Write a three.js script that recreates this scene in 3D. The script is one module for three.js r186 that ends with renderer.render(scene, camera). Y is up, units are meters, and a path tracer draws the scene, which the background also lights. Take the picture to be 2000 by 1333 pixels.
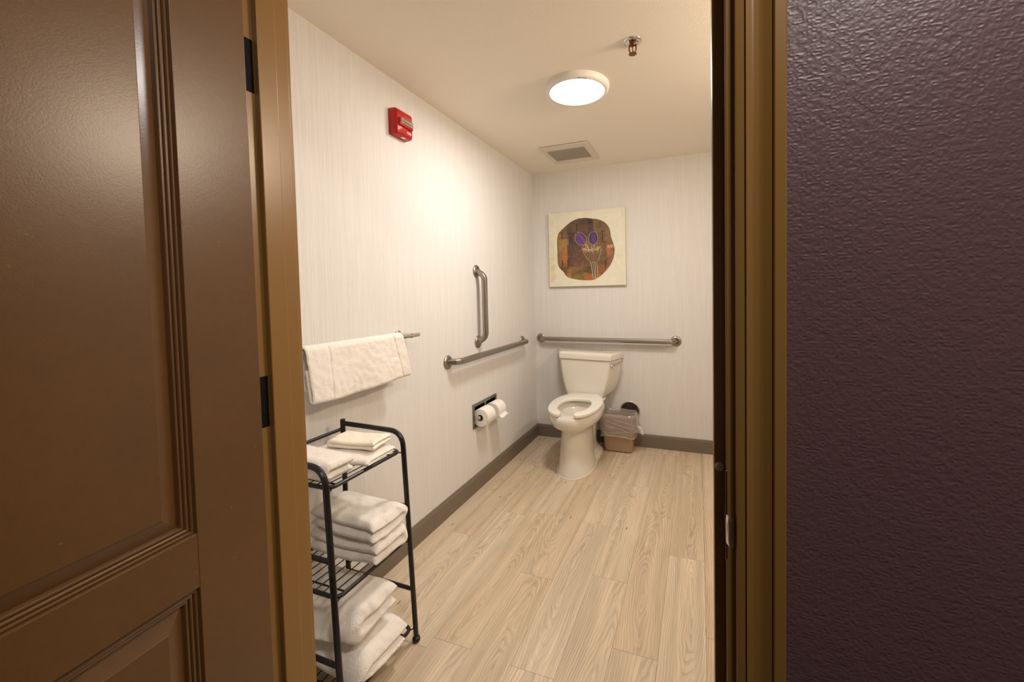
import * as THREE from 'three';
import { RoundedBoxGeometry } from 'three/addons/geometries/RoundedBoxGeometry.js';
import { mergeGeometries, toCreasedNormals } from 'three/addons/utils/BufferGeometryUtils.js';
import { RectAreaLightUniformsLib } from 'three/addons/lights/RectAreaLightUniformsLib.js';
import { FontLoader } from 'three/addons/loaders/FontLoader.js';
import { TextGeometry } from 'three/addons/geometries/TextGeometry.js';

// ------------------------------------------------------------------ camera, lights, exposure
const scene = new THREE.Scene();
scene.background = new THREE.Color(0x000000);
const renderer = new THREE.WebGLRenderer({ antialias: true });
renderer.toneMapping = THREE.LinearToneMapping;
renderer.toneMappingExposure = 1.0;
renderer.shadowMap.enabled = true;
RectAreaLightUniformsLib.init();

const camera = new THREE.PerspectiveCamera(2 * Math.atan(666.5 / 801.57) * 180 / Math.PI, 2000 / 1333, 0.02, 50);
camera.rotation.order = 'YXZ';
camera.rotation.set(-2.1562 * Math.PI / 180, 20.5116 * Math.PI / 180, -1.1777 * Math.PI / 180);
camera.position.set(1.313, 1.23, 3.2549);
camera.setViewOffset(2000, 1333, -65, 64.42, 2000, 1333);   // the frame is cropped off-centre
camera.updateProjectionMatrix();

const CEIL = 2.226, HALL_CEIL = 2.44;
const LAMP = { x: 0.766, z: 1.29, r: 0.132 };
function areaLight(color, power, w, h, [x, y, z], target) {
  const l = new THREE.RectAreaLight(color, power, w, h);
  l.position.set(x, y, z); l.lookAt(...target); scene.add(l); return l;
}
const WARM = new THREE.Color().setRGB(1, 0.965, 0.935), HALLC = new THREE.Color().setRGB(1.0, 0.95, 0.9), VANC = new THREE.Color().setRGB(1, 0.81, 0.62);
areaLight(WARM, 92, 0.234, 0.234, [LAMP.x, CEIL - 0.037, LAMP.z], [LAMP.x, 0, LAMP.z]);                 // bathroom ceiling disc
areaLight(VANC, 122, 0.36, 0.12, [2.20, 2.05, 1.63], [0, 2.05, 1.63]);                                   // bathroom vanity light on the right wall
areaLight(HALLC, 88, 0.27, 0.27, [1.78, HALL_CEIL - 0.037, 3.30], [1.78, 0, 3.30]);                     // hall ceiling disc


// ------------------------------------------------------------------ helpers
let seed = 7;
const rnd = () => { seed = (seed * 1664525 + 1013904223) >>> 0; return seed / 4294967296; };
const hash = (x, y, s) => { let h = Math.imul(x, 374761393) ^ Math.imul(y, 668265263) ^ Math.imul(s, 2147483647 - 61); h = Math.imul(h ^ (h >>> 13), 1274126177); return ((h ^ (h >>> 16)) >>> 0) / 4294967296; };
const sm = t => t * t * (3 - 2 * t), clamp = (v, a, b) => Math.min(b, Math.max(a, v)), mix = (a, b, t) => a + (b - a) * t;
function pn(x, y, px, py, s = 0) {            // value noise that repeats after px, py
  const xi = Math.floor(x), yi = Math.floor(y), fx = sm(x - xi), fy = sm(y - yi);
  const w = (a, p) => ((a % p) + p) % p;
  const x0 = w(xi, px), x1 = w(xi + 1, px), y0 = w(yi, py), y1 = w(yi + 1, py);
  return mix(mix(hash(x0, y0, s), hash(x1, y0, s), fx), mix(hash(x0, y1, s), hash(x1, y1, s), fx), fy);
}
const n3 = (x, y, z, s) => { const zi = Math.floor(z), f = sm(z - zi); return mix(pn(x, y, 4096, 4096, s + zi * 17), pn(x, y, 4096, 4096, s + (zi + 1) * 17), f) - 0.5; };
function dataTex(w, h, fn, srgb) {            // fn(u, v) in 0..1 -> [r, g, b] in 0..255
  const d = new Uint8Array(w * h * 4);
  for (let j = 0, k = 0; j < h; j++) for (let i = 0; i < w; i++, k += 4) {
    const c = fn(i / w, j / h);
    d[k] = clamp(c[0], 0, 255); d[k + 1] = clamp(c[1], 0, 255); d[k + 2] = clamp(c[2], 0, 255); d[k + 3] = 255;
  }
  const t = new THREE.DataTexture(d, w, h);
  t.wrapS = t.wrapT = THREE.RepeatWrapping; t.magFilter = THREE.LinearFilter; t.minFilter = THREE.LinearMipmapLinearFilter; t.generateMipmaps = true;
  if (srgb) t.colorSpace = THREE.SRGBColorSpace;
  t.needsUpdate = true; return t;
}
function worldUV(g, s = 1) {
  const p = g.attributes.position, n = g.attributes.normal, uv = new Float32Array(p.count * 2);
  for (let i = 0; i < p.count; i++) {
    const ax = Math.abs(n.getX(i)), ay = Math.abs(n.getY(i)), az = Math.abs(n.getZ(i));
    if (ay > ax && ay > az) { uv[2 * i] = p.getX(i) / s; uv[2 * i + 1] = p.getZ(i) / s; }
    else if (ax > az) { uv[2 * i] = p.getZ(i) / s; uv[2 * i + 1] = p.getY(i) / s; }
    else { uv[2 * i] = p.getX(i) / s; uv[2 * i + 1] = p.getY(i) / s; }
  }
  g.setAttribute('uv', new THREE.BufferAttribute(uv, 2)); return g;
}
const mat = (o) => new THREE.MeshPhysicalMaterial(o);
const plainAttrs = g => { const q = g.index ? g.toNonIndexed() : g; for (const k of Object.keys(q.attributes)) if (!['position', 'normal', 'uv'].includes(k)) q.deleteAttribute(k); if (!q.attributes.uv) worldUV(q); return q; };
function obj(name, geos, m, parent = scene) {
  geos = [].concat(geos);
  const g = geos.length > 1 ? mergeGeometries(geos.map(plainAttrs)) : geos[0];
  const o = new THREE.Mesh(g, m); o.name = name; o.castShadow = o.receiveShadow = true; parent.add(o); return o;
}
const used = {};
const numbered = n => { const k = used[n] = (used[n] ?? -1) + 1; return k ? `${n}_${String(k).padStart(3, '0')}` : n; };
function tag(o, label, category, group) { o.userData.label = label; if (category) o.userData.category = category; if (group) o.userData.group = group; return o; }
function thing(name, label, category, pos = [0, 0, 0], group) {
  const o = new THREE.Group(); o.name = numbered(name); o.position.set(...pos); scene.add(o); return tag(o, label, category, group);
}
function struct(o, label, category) { o.userData.kind = 'structure'; return tag(o, label, category); }
const box = (x0, x1, y0, y1, z0, z1) => { const g = new THREE.BoxGeometry(x1 - x0, y1 - y0, z1 - z0); g.translate((x0 + x1) / 2, (y0 + y1) / 2, (z0 + z1) / 2); return g; };
const rbox = (x0, x1, y0, y1, z0, z1, r = 0.002, seg = 2) => { const g = new RoundedBoxGeometry(x1 - x0, y1 - y0, z1 - z0, seg, r); g.translate((x0 + x1) / 2, (y0 + y1) / 2, (z0 + z1) / 2); return g; };
const V = (x, y, z) => new THREE.Vector3(x, y, z);
function fillet(pts, r, n = 8) {              // polyline with rounded corners
  const out = [pts[0].clone()];
  for (let i = 1; i < pts.length - 1; i++) {
    const a = pts[i - 1], b = pts[i], c = pts[i + 1], d = Math.min(r, a.distanceTo(b) * 0.49, b.distanceTo(c) * 0.49);
    const p = b.clone().add(a.clone().sub(b).setLength(d)), q = b.clone().add(c.clone().sub(b).setLength(d));
    for (let k = 0; k <= n; k++) { const t = k / n; out.push(p.clone().multiplyScalar((1 - t) ** 2).add(b.clone().multiplyScalar(2 * t * (1 - t))).add(q.clone().multiplyScalar(t * t))); }
  }
  out.push(pts[pts.length - 1].clone()); return out;
}
function tube(pts, r, seg = 14, closed = false) {
  const n = pts.length, P = [], I = [], T = [];
  for (let i = 0; i < n; i++) { const a = pts[closed ? (i - 1 + n) % n : Math.max(0, i - 1)], b = pts[closed ? (i + 1) % n : Math.min(n - 1, i + 1)]; T.push(b.clone().sub(a).normalize()); }
  let N = Math.abs(T[0].y) < 0.9 ? V(0, 1, 0) : V(1, 0, 0);
  for (let i = 0; i < n; i++) {
    N = N.clone().addScaledVector(T[i], -N.dot(T[i])).normalize(); const B = T[i].clone().cross(N), rr = typeof r === 'function' ? r(i / (n - 1)) : r;
    for (let k = 0; k < seg; k++) { const a = k / seg * Math.PI * 2; P.push(...pts[i].clone().addScaledVector(N, Math.cos(a) * rr).addScaledVector(B, Math.sin(a) * rr).toArray()); }
  }
  for (let i = 0; i < (closed ? n : n - 1); i++) for (let k = 0; k < seg; k++) { const a = i * seg + k, b = i * seg + (k + 1) % seg, j = (i + 1) % n, c = j * seg + k, d = j * seg + (k + 1) % seg; I.push(a, b, c, b, d, c); }
  if (!closed) for (const [i, f] of [[0, 1], [n - 1, 0]]) { const c = P.length / 3; P.push(...pts[i].toArray()); for (let k = 0; k < seg; k++) { const a = i * seg + k, b = i * seg + (k + 1) % seg; f ? I.push(c, b, a) : I.push(c, a, b); } }
  const g = new THREE.BufferGeometry(); g.setAttribute('position', new THREE.Float32BufferAttribute(P, 3)); g.setIndex(I);
  const q = toCreasedNormals(g, 0.9); return worldUV(q, 1);
}
function loft(rings, { close0 = true, close1 = true, crease = 0.7 } = {}) {
  const n = rings[0].length, P = [], I = [];
  for (const r of rings) for (const p of r) P.push(p.x, p.y, p.z);
  for (let i = 0; i < rings.length - 1; i++) for (let k = 0; k < n; k++) { const a = i * n + k, b = i * n + (k + 1) % n, c = a + n, d = b + n; I.push(a, c, b, b, c, d); }
  const cap = (i, flip) => { const c = rings[i].reduce((s, p) => s.add(p), V(0, 0, 0)).multiplyScalar(1 / n), m = P.length / 3; P.push(c.x, c.y, c.z); for (let k = 0; k < n; k++) { const a = i * n + k, b = i * n + (k + 1) % n; flip ? I.push(m, b, a) : I.push(m, a, b); } };
  if (close0) cap(0, false); if (close1) cap(rings.length - 1, true);
  const g = new THREE.BufferGeometry(); g.setAttribute('position', new THREE.Float32BufferAttribute(P, 3)); g.setIndex(I);
  return worldUV(toCreasedNormals(g, crease), 1);
}
const lathe = (pts, seg = 48) => new THREE.LatheGeometry(pts.map(([r, y]) => new THREE.Vector2(r, y)), seg);
function prism(profile, x0, x1) {              // closed profile [a, b] extruded; returns geometry in (a, b, depth)
  const s = new THREE.Shape(profile.map(([a, b]) => new THREE.Vector2(a, b)));
  const g = new THREE.ExtrudeGeometry(s, { depth: x1 - x0, bevelEnabled: false, curveSegments: 12 }); g.translate(0, 0, x0); return g;
}
// a folded cloth: a centre line in (p, q), a thickness, a width along w; place(p, q, w) puts it in the world
function cloth(path, t, w0, w1, place, { nw = 28, step = 0.006, wobble = null, soft = 0.012 } = {}) {
  const pts = [path[0]]; let acc = 0;
  const L = []; for (let i = 0; i < path.length - 1; i++) L.push(Math.hypot(path[i + 1][0] - path[i][0], path[i + 1][1] - path[i][1]));
  const total = L.reduce((a, b) => a + b, 0), m = Math.max(8, Math.ceil(total / step));
  const at = s => { let i = 0; while (i < L.length - 1 && s > L[i]) s -= L[i++]; const f = L[i] ? s / L[i] : 0; return [mix(path[i][0], path[i + 1][0], f), mix(path[i][1], path[i + 1][1], f)]; };
  const C = []; for (let i = 0; i <= m; i++) C.push(at(total * i / m));
  const P = [], UV = [], I = [], ring = 2 * (m + 1);
  for (let j = 0; j <= nw; j++) {
    const e = j / nw, w = mix(w0, w1, e), edge = Math.min(e, 1 - e) * Math.abs(w1 - w0), f = edge >= soft ? 1 : Math.sqrt(Math.max(0.03, 1 - (1 - edge / soft) ** 2));
    const row = [];
    for (let i = 0; i <= m; i++) {
      const a = C[Math.max(0, i - 1)], b = C[Math.min(m, i + 1)], dx = b[0] - a[0], dy = b[1] - a[1], l = Math.hypot(dx, dy) || 1;
      const s = total * i / m, d = Math.min(s, total - s), g = d >= t / 2 ? 1 : Math.sqrt(Math.max(0.02, 1 - (1 - d / (t / 2)) ** 2)), h = t / 2 * f * g;
      row.push([C[i][0] - dy / l * h, C[i][1] + dx / l * h, C[i][0] + dy / l * h, C[i][1] - dx / l * h, s]);
    }
    const put = (p, q, s) => { let v = place(p, q, w); if (wobble) v = wobble(v, p, q, w, s); P.push(v.x, v.y, v.z); UV.push(s / 0.25, w / 0.25); };
    for (let i = 0; i <= m; i++) put(row[i][0], row[i][1], row[i][4]);
    for (let i = m; i >= 0; i--) put(row[i][2], row[i][3], row[i][4]);
  }
  for (let j = 0; j < nw; j++) for (let k = 0; k < ring; k++) { const a = j * ring + k, b = j * ring + (k + 1) % ring, c = a + ring, d = b + ring; I.push(a, b, c, b, d, c); }
  for (const j of [0, nw]) for (let i = 0; i < m; i++) { const a = j * ring + i, b = a + 1, c = j * ring + ring - 1 - i, d = c - 1; j ? I.push(a, b, c, b, d, c) : I.push(a, c, b, b, c, d); }
  const g = new THREE.BufferGeometry(); g.setAttribute('position', new THREE.Float32BufferAttribute(P, 3)); g.setAttribute('uv', new THREE.Float32BufferAttribute(UV, 2)); g.setIndex(I); g.computeVertexNormals(); return g;
}
const arc = (cx, cy, r, a0, a1, n = 10) => { const o = []; for (let i = 0; i <= n; i++) { const a = mix(a0, a1, i / n); o.push([cx + r * Math.cos(a), cy + r * Math.sin(a)]); } return o; };

// ------------------------------------------------------------------ materials
const wallTex = dataTex(1024, 1024, (u, v) => {            // 0.8 m of fine wavering vertical threads
  const wob = (pn(u * 40, v * 9, 40, 9, 3) - 0.5) * 0.0035 + (pn(u * 12, v * 24, 12, 24, 4) - 0.5) * 0.0015;
  const x = u + wob;
  const a = pn(x * 210, v * 3, 210, 3, 1), b = pn(x * 90, v * 2, 90, 2, 2), c = pn(x * 420, v * 9, 420, 9, 5), d = pn(u * 5, v * 4, 5, 4, 6);
  const reg = 0.5 + 0.5 * Math.sin(2 * Math.PI * (u * 88 + 2.2 * (pn(u * 44, v * 6, 44, 6, 7) - 0.5) + 0.8 * (pn(u * 88, v * 20, 88, 20, 8) - 0.5)));
  const line = 0.55 * (1 - Math.pow(reg, 2.5)) + 0.45 * sm(clamp((a - 0.3) / 0.4, 0, 1));
  const k = 0.952 + 0.034 * line + 0.006 * (b - 0.5) + 0.014 * (c - 0.5) + 0.008 * (d - 0.5);
  return [223 * k + 4, 219 * k + 4, 214 * k + 4];
}, true);
const wallBump = dataTex(1024, 512, (u, v) => { const wob = (pn(u * 40, v * 9, 40, 9, 3) - 0.5) * 0.0035; const a = pn((u + wob) * 210, v * 3, 210, 3, 1), c = pn((u + wob) * 420, v * 9, 420, 9, 5); const k = 255 * (0.7 * sm(clamp((a - 0.35) / 0.4, 0, 1)) + 0.3 * c); return [k, k, k]; });
const M = {};
M.wall = mat({ map: wallTex, bumpMap: wallBump, bumpScale: 0.0003, roughness: 0.75 });
const orange = dataTex(1024, 1024, (u, v) => {             // rolled wall paint: soft lumps
  const q = pn(u * 9, v * 9, 9, 9, 11) * 0.012;
  const a = pn(u * 95 + q * 60, v * 110, 95, 110, 12), b = pn(u * 190, v * 210 + q * 80, 190, 210, 13), c = pn(u * 46, v * 52, 46, 52, 14);
  const r = Math.abs(a - 0.5) * 2; const k = 255 * clamp(0.5 * (1 - r) + 0.28 * b + 0.3 * c, 0, 1); return [k, k, k];
});
M.purple = mat({ color: 0x5c4244, roughness: 0.47, bumpMap: orange, bumpScale: 0.0008 });
const paintBump = dataTex(512, 512, (u, v) => { const k = 255 * (0.6 * pn(u * 64, v * 64, 64, 64, 21) + 0.4 * pn(u * 128, v * 128, 128, 128, 22)); return [k, k, k]; });
const fineBump = paintBump.clone(); fineBump.repeat.set(5, 5); fineBump.needsUpdate = true;
const specks = []; for (let i = 0; i < 26; i++) specks.push([rnd(), rnd(), 0.0012 + rnd() * 0.0022, rnd() * 3.1, 1 + rnd() * 4]);
const shadedDoorTex = dataTex(1024, 1024, (u, v) => {            // brown paint with shade darkened into it, small pale scuffs and nicks, 0.6 m
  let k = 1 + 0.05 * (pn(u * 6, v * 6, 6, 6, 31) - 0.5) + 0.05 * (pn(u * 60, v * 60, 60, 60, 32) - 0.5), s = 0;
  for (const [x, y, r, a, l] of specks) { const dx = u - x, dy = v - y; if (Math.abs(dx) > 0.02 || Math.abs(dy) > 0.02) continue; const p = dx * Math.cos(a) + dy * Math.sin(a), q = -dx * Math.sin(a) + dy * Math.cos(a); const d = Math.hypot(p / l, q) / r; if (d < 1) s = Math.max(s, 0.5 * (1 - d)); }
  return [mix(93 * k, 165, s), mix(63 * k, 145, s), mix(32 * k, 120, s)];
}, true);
M.door = mat({ map: shadedDoorTex, roughness: 0.31, bumpMap: fineBump, bumpScale: 0.00005 });  // same brown as the trim, colour darkened for the dimmer light on the door
M.trim = mat({ color: 0x85612f, roughness: 0.3 });
M.base = mat({ color: 0x756859, roughness: 0.5 });
M.ceil = mat({ color: 0xf5ecdd, roughness: 0.9, bumpMap: paintBump, bumpScale: 0.0003 });
M.white = mat({ color: 0xe9e5de, roughness: 0.45 });
M.vent = mat({ color: 0xded6c8, roughness: 0.5 });
M.porcelain = mat({ color: 0xe6e1d5, roughness: 0.12, clearcoat: 0.6, clearcoatRoughness: 0.05 });
M.seat = mat({ color: 0xece8de, roughness: 0.25 });
M.chrome = mat({ color: 0xd9d6d0, roughness: 0.12, metalness: 1 });
M.steel = mat({ color: 0xa39a90, roughness: 0.34, metalness: 1 });
M.steelLight = mat({ color: 0xc9c6c4, roughness: 0.5, metalness: 0.5 });
M.steelDull = mat({ color: 0x8f877d, roughness: 0.4, metalness: 1 });
M.mirrorSteel = mat({ color: 0x8d8780, roughness: 0.08, metalness: 1 });
M.black = mat({ color: 0x120f0d, roughness: 0.38 });
M.blackHinge = mat({ color: 0x090605, roughness: 0.7, specularIntensity: 0.4 });
M.dark = mat({ color: 0x17120e, roughness: 0.7 });
M.red = mat({ color: 0xb3150f, roughness: 0.35 });
M.textWhite = mat({ color: 0xefe9e4, roughness: 0.6 });
M.brass = mat({ color: 0x7b5a3a, roughness: 0.4, metalness: 1 });
M.glassRed = mat({ color: 0xb01a12, roughness: 0.1, transmission: 0.4, thickness: 0 });
M.clear = mat({ color: 0xffffff, roughness: 0.06, transmission: 1, thickness: 0, ior: 1.45 });
M.paper = mat({ color: 0xf0ebe4, roughness: 0.95 });
M.core = mat({ color: 0x9a7b58, roughness: 0.9 });
M.bin = mat({ color: 0xa88d72, roughness: 0.45 });
M.bag = mat({ color: 0xf2eeea, roughness: 0.2, transmission: 0.8, thickness: 0 });
M.bagKnot = mat({ color: 0xf2eeea, roughness: 0.5, transmission: 0.35, thickness: 0 });
M.caulk = mat({ color: 0xe9e3d6, roughness: 0.6 });
M.subfloor = mat({ color: 0x5b4c3a, roughness: 0.9 });
M.hall = mat({ color: 0xb0a799, roughness: 0.9 });
M.carpet = mat({ color: 0x3c3633, roughness: 1 });
M.glow = mat({ color: 0xffffff, roughness: 0.5, emissive: new THREE.Color().setRGB(1, 0.97, 0.93), emissiveIntensity: 3.0 });
M.glowWarm = mat({ color: 0xffffff, roughness: 0.5, emissive: new THREE.Color().setRGB(1, 0.86, 0.68), emissiveIntensity: 2.0 });
const terry = dataTex(512, 512, (u, v) => { const k = 255 * (0.5 * pn(u * 170, v * 170, 170, 170, 41) + 0.3 * pn(u * 90, v * 90, 90, 90, 42) + 0.2 * pn(u * 30, v * 30, 30, 30, 43)); return [k, k, k]; });
M.towel = mat({ color: 0xefe8df, roughness: 0.95, bumpMap: terry, bumpScale: 0.0015, sheen: 0.4, sheenRoughness: 0.6, sheenColor: new THREE.Color(0xffffff) });
M.cloth = mat({ color: 0xf2ead9, roughness: 0.95, bumpMap: terry, bumpScale: 0.001 });

// planks: five printed grains, two tints each
const woodTex = [];
for (let t = 0; t < 5; t++) {
  const u0 = 0.1 + 0.7 * hash(t, 1, 5), vc = 0.03 + 0.09 * hash(t, 2, 5), asp = 0.05 + 0.06 * hash(t, 3, 5), kn = hash(t, 4, 5);
  woodTex.push(dataTex(1024, 256, (U, W) => {
    const u = U * 0.9, v = W * 0.152;
    const warp = (pn(u * 7, v * 22, 999, 999, 50 + t) - 0.5) * 0.030 + (pn(u * 22, v * 60, 999, 999, 60 + t) - 0.5) * 0.007;
    const du = u - u0, dv = v - vc - 0.014 * Math.sin(u * 5 + t * 2);
    const r = Math.sqrt((du * asp) ** 2 + dv * dv + 0.00002) + warp * (0.35 + 0.4 * Math.exp(-dv * dv / 0.001));
    const ph = r * 2 * Math.PI * 120 + 3.5 * pn(u * 4, v * 24, 999, 999, 70 + t) + 1.4 * pn(u * 30, v * 120, 999, 999, 75 + t);
    let ring = Math.pow(0.5 + 0.5 * Math.sin(ph), 2.2) * (0.35 + 0.9 * pn(u * 5, v * 30, 999, 999, 77 + t)) + 0.35 * Math.pow(0.5 + 0.5 * Math.sin(ph * 2.7 + 1), 3);
    const band = pn(u * 2.2, v * 46, 999, 999, 80 + t) - 0.5, fib = pn(u * 26, v * 1150, 9999, 9999, 90 + t) - 0.5, fib2 = pn(u * 9, v * 330, 9999, 9999, 95 + t) - 0.5;
    const kd = Math.hypot((u - 0.25 - 0.4 * kn) / 2.6, v - 0.05 - 0.05 * kn), knot = t < 1 ? Math.exp(-((kd / 0.004) ** 2)) : 0;
    let k = 0.99 - 0.092 * ring + 0.11 * band + 0.06 * fib + 0.07 * fib2 - 0.4 * knot;
    return [212 * k, 194 * k - 3 * ring, 168 * k - 5 * ring];
  }, true));
}
const plankMats = [];
for (const c of [0xffffff, 0xf8f5f0]) for (const t of woodTex) plankMats.push(mat({ map: t, color: c, roughness: 0.48 }));

// ------------------------------------------------------------------ the room shell
const BZ = 2.548, HZ = 2.661, RW = 2.30;                      // bathroom face and hall face of the door wall, right wall
const JL = 0.428, JR = 1.3467, HEAD = 2.05;                   // door frame: inner faces, height
{ // floor of planks
  const f = new THREE.Group(); f.name = 'floor'; scene.add(f); struct(f, 'pale oak plank vinyl floor of the bathroom', 'floor');
  obj('subfloor', box(-0.1, RW + 0.1, -0.1, -0.003, -0.1, HZ + 0.02), M.subfloor, f);
  const PW = 0.1524, PL = 0.895, gap = 0.0003, ch = 0.0005;
  const joints = [1.70, 1.02, 1.478, 1.215, 1.17, 1.65, 1.18, 1.567, 1.004, 1.319, 1.75, 1.1, 1.5, 0.9, 1.3, 1.65, 1.05];
  const plank = (x0, x1, z0, z1, zs, fu, fv) => {
    const P = [], UV = [], t = 0, b = -0.003, q = (a, c, d, e) => { for (const p of [a, c, d, a, d, e]) { P.push(...p); const U = (p[2] - zs) / PL, W = (p[0] - x0) / PW; UV.push(fu ? 1 - U : U, fv ? 1 - W : W); } };
    const o = [[x0, b, z0], [x1, b, z0], [x1, b, z1], [x0, b, z1]], m = o.map(p => [p[0], t - ch, p[2]]), i = [[x0 + ch, t, z0 + ch], [x1 - ch, t, z0 + ch], [x1 - ch, t, z1 - ch], [x0 + ch, t, z1 - ch]];
    q(i[3], i[2], i[1], i[0]);
    for (let k = 0; k < 4; k++) { const n = (k + 1) % 4; q(m[k], i[k], i[n], m[n]); q(o[k], m[k], m[n], o[n]); }
    const g = new THREE.BufferGeometry(); g.setAttribute('position', new THREE.Float32BufferAttribute(P, 3)); g.setAttribute('uv', new THREE.Float32BufferAttribute(UV, 2)); g.computeVertexNormals(); return g;
  };
  let c = 0, last = -1;
  for (let x = 0.111 - PW; x < RW; x += PW, c++) {
    const x0 = Math.max(0.001, x) + gap, x1 = Math.min(RW - 0.001, x + PW) - gap;
    let z = joints[c + 1] - PL * 3;
    for (; z < HZ; z += PL) {
      const z0 = Math.max(0.001, z) + gap, z1 = Math.min(HZ + 0.012, z + PL) - gap; if (z1 - z0 < 0.01) continue;
      let k; do k = Math.floor(rnd() * plankMats.length); while (k === last); last = k;
      const zin = Math.min(z1, (x1 > JL - 0.03 && x0 < JR + 0.03) ? z1 : BZ - 0.002); if (zin - z0 < 0.01) continue;
      obj('plank', plank(x0, x1, z0, zin, z, rnd() > 0.5, rnd() > 0.5), plankMats[k], f);
    }
  }
}
function holed(outer, hole, depth) {          // plate in (a, b) with an opening, depth along the third axis
  const s = new THREE.Shape(outer.map(([a, b]) => new THREE.Vector2(a, b)));
  if (hole) s.holes.push(new THREE.Path(hole.map(([a, b]) => new THREE.Vector2(a, b))));
  return new THREE.ExtrudeGeometry(s, { depth, bevelEnabled: false });
}
const TPH = { z0: 0.767, z1: 1.055, y0: 0.402, y1: 0.531 };
{ // left wall with the pocket of the paper holder: shape in (-z, y), depth along x
  const g = holed([[-BZ, 0], [0.1, 0], [0.1, CEIL], [-BZ, CEIL]], [[-TPH.z0, TPH.y0], [-TPH.z0, TPH.y1], [-TPH.z1, TPH.y1], [-TPH.z1, TPH.y0]], 0.12);
  g.rotateY(Math.PI / 2); g.translate(-0.12, 0, 0);
  struct(obj('wall_left', worldUV(g, 0.8), M.wall), 'long left wall in cream wallcovering with fine vertical threads', 'wall');
}
struct(obj('wall_back', worldUV(box(0, RW, 0, CEIL, -0.1, 0), 0.8), M.wall), 'short back wall in cream wallcovering behind the toilet', 'wall');
struct(obj('wall_right', worldUV(box(RW, RW + 0.1, 0, CEIL, -0.1, BZ), 0.8), M.wall), 'right wall of the bathroom in cream wallcovering, out of frame', 'wall');
struct(obj('ceiling', worldUV(box(-0.12, RW + 0.1, CEIL, CEIL + 0.1, -0.1, BZ), 0.25), M.ceil), 'plain off-white bathroom ceiling', 'ceiling');
const rough0 = JL - 0.02, rough1 = JR + 0.02, MZ = 2.605;
const uShape = (x0, x1, top) => [[x0, 0], [rough0, 0], [rough0, HEAD + 0.02], [rough1, HEAD + 0.02], [rough1, 0], [x1, 0], [x1, top], [x0, top]];
{
  const g = holed(uShape(-0.12, RW + 0.1, CEIL + 0.1), null, MZ - BZ); g.translate(0, 0, BZ);
  struct(obj('wall_front', worldUV(g, 0.8), M.wall), 'bathroom side of the wall around the doorway, cream wallcovering', 'wall');
  const h = holed(uShape(-0.35, 3.1, HALL_CEIL), null, HZ - MZ); h.translate(0, 0, MZ);
  struct(obj('wall_hall_front', worldUV(h, 0.46), M.purple), 'plum purple textured wall beside the door casing', 'wall');
}
struct(obj('wall_hall_left', box(-0.45, -0.35, 0, HALL_CEIL, MZ, 5.3), M.hall), 'hall wall behind the open door', 'wall');
struct(obj('wall_hall_right', box(3.1, 3.2, 0, HALL_CEIL, MZ, 5.3), M.hall), 'hall wall far to the right, out of frame', 'wall');
struct(obj('wall_hall_back', box(-0.45, 3.2, 0, HALL_CEIL, 5.2, 5.3), M.hall), 'hall wall behind the camera', 'wall');
struct(obj('ceiling_hall', box(-0.45, 3.2, HALL_CEIL, HALL_CEIL + 0.1, MZ, 5.3), M.ceil), 'off-white hall ceiling above the camera', 'ceiling');
struct(obj('floor_hall', box(-0.45, 3.2, -0.1, -0.001, HZ + 0.02, 5.3), M.carpet), 'dark carpet floor of the hall', 'floor');
// baseboards: flat board with a bevelled lip on top
const bbProfile = [[0, 0], [0.013, 0], [0.013, 0.088], [0.0095, 0.0905], [0.0095, 0.094], [0.006, 0.102], [0, 0.102]];
{
  const gl = prism(bbProfile, -BZ + 0.001, -0.0135); gl.rotateY(Math.PI); gl.scale(-1, 1, 1);
  // rotateY(PI) then mirrored in x: (a, b, d) -> (a, b, -d); flip faces back
  const flip = g => { const p = g.toNonIndexed ? (g.index ? g.toNonIndexed() : g) : g; const a = p.attributes.position; for (let i = 0; i < a.count; i += 3) { const t = [a.getX(i), a.getY(i), a.getZ(i)]; a.setXYZ(i, a.getX(i + 1), a.getY(i + 1), a.getZ(i + 1)); a.setXYZ(i + 1, ...t); } p.computeVertexNormals(); return p; };
  struct(obj('baseboard_left', flip(gl), M.base), 'taupe baseboard running along the left wall', 'baseboard');
  const gb = prism(bbProfile, -RW + 0.001, -0.0005); gb.rotateY(-Math.PI / 2);
  struct(obj('baseboard_back', gb, M.base), 'taupe baseboard along the back wall behind the toilet', 'baseboard');
  struct(obj('baseboard_right', rbox(RW - 0.013, RW - 0.0005, 0, 0.102, 0.014, BZ - 0.001, 0.003), M.base), 'taupe baseboard along the right wall, out of frame', 'baseboard');
}

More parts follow.
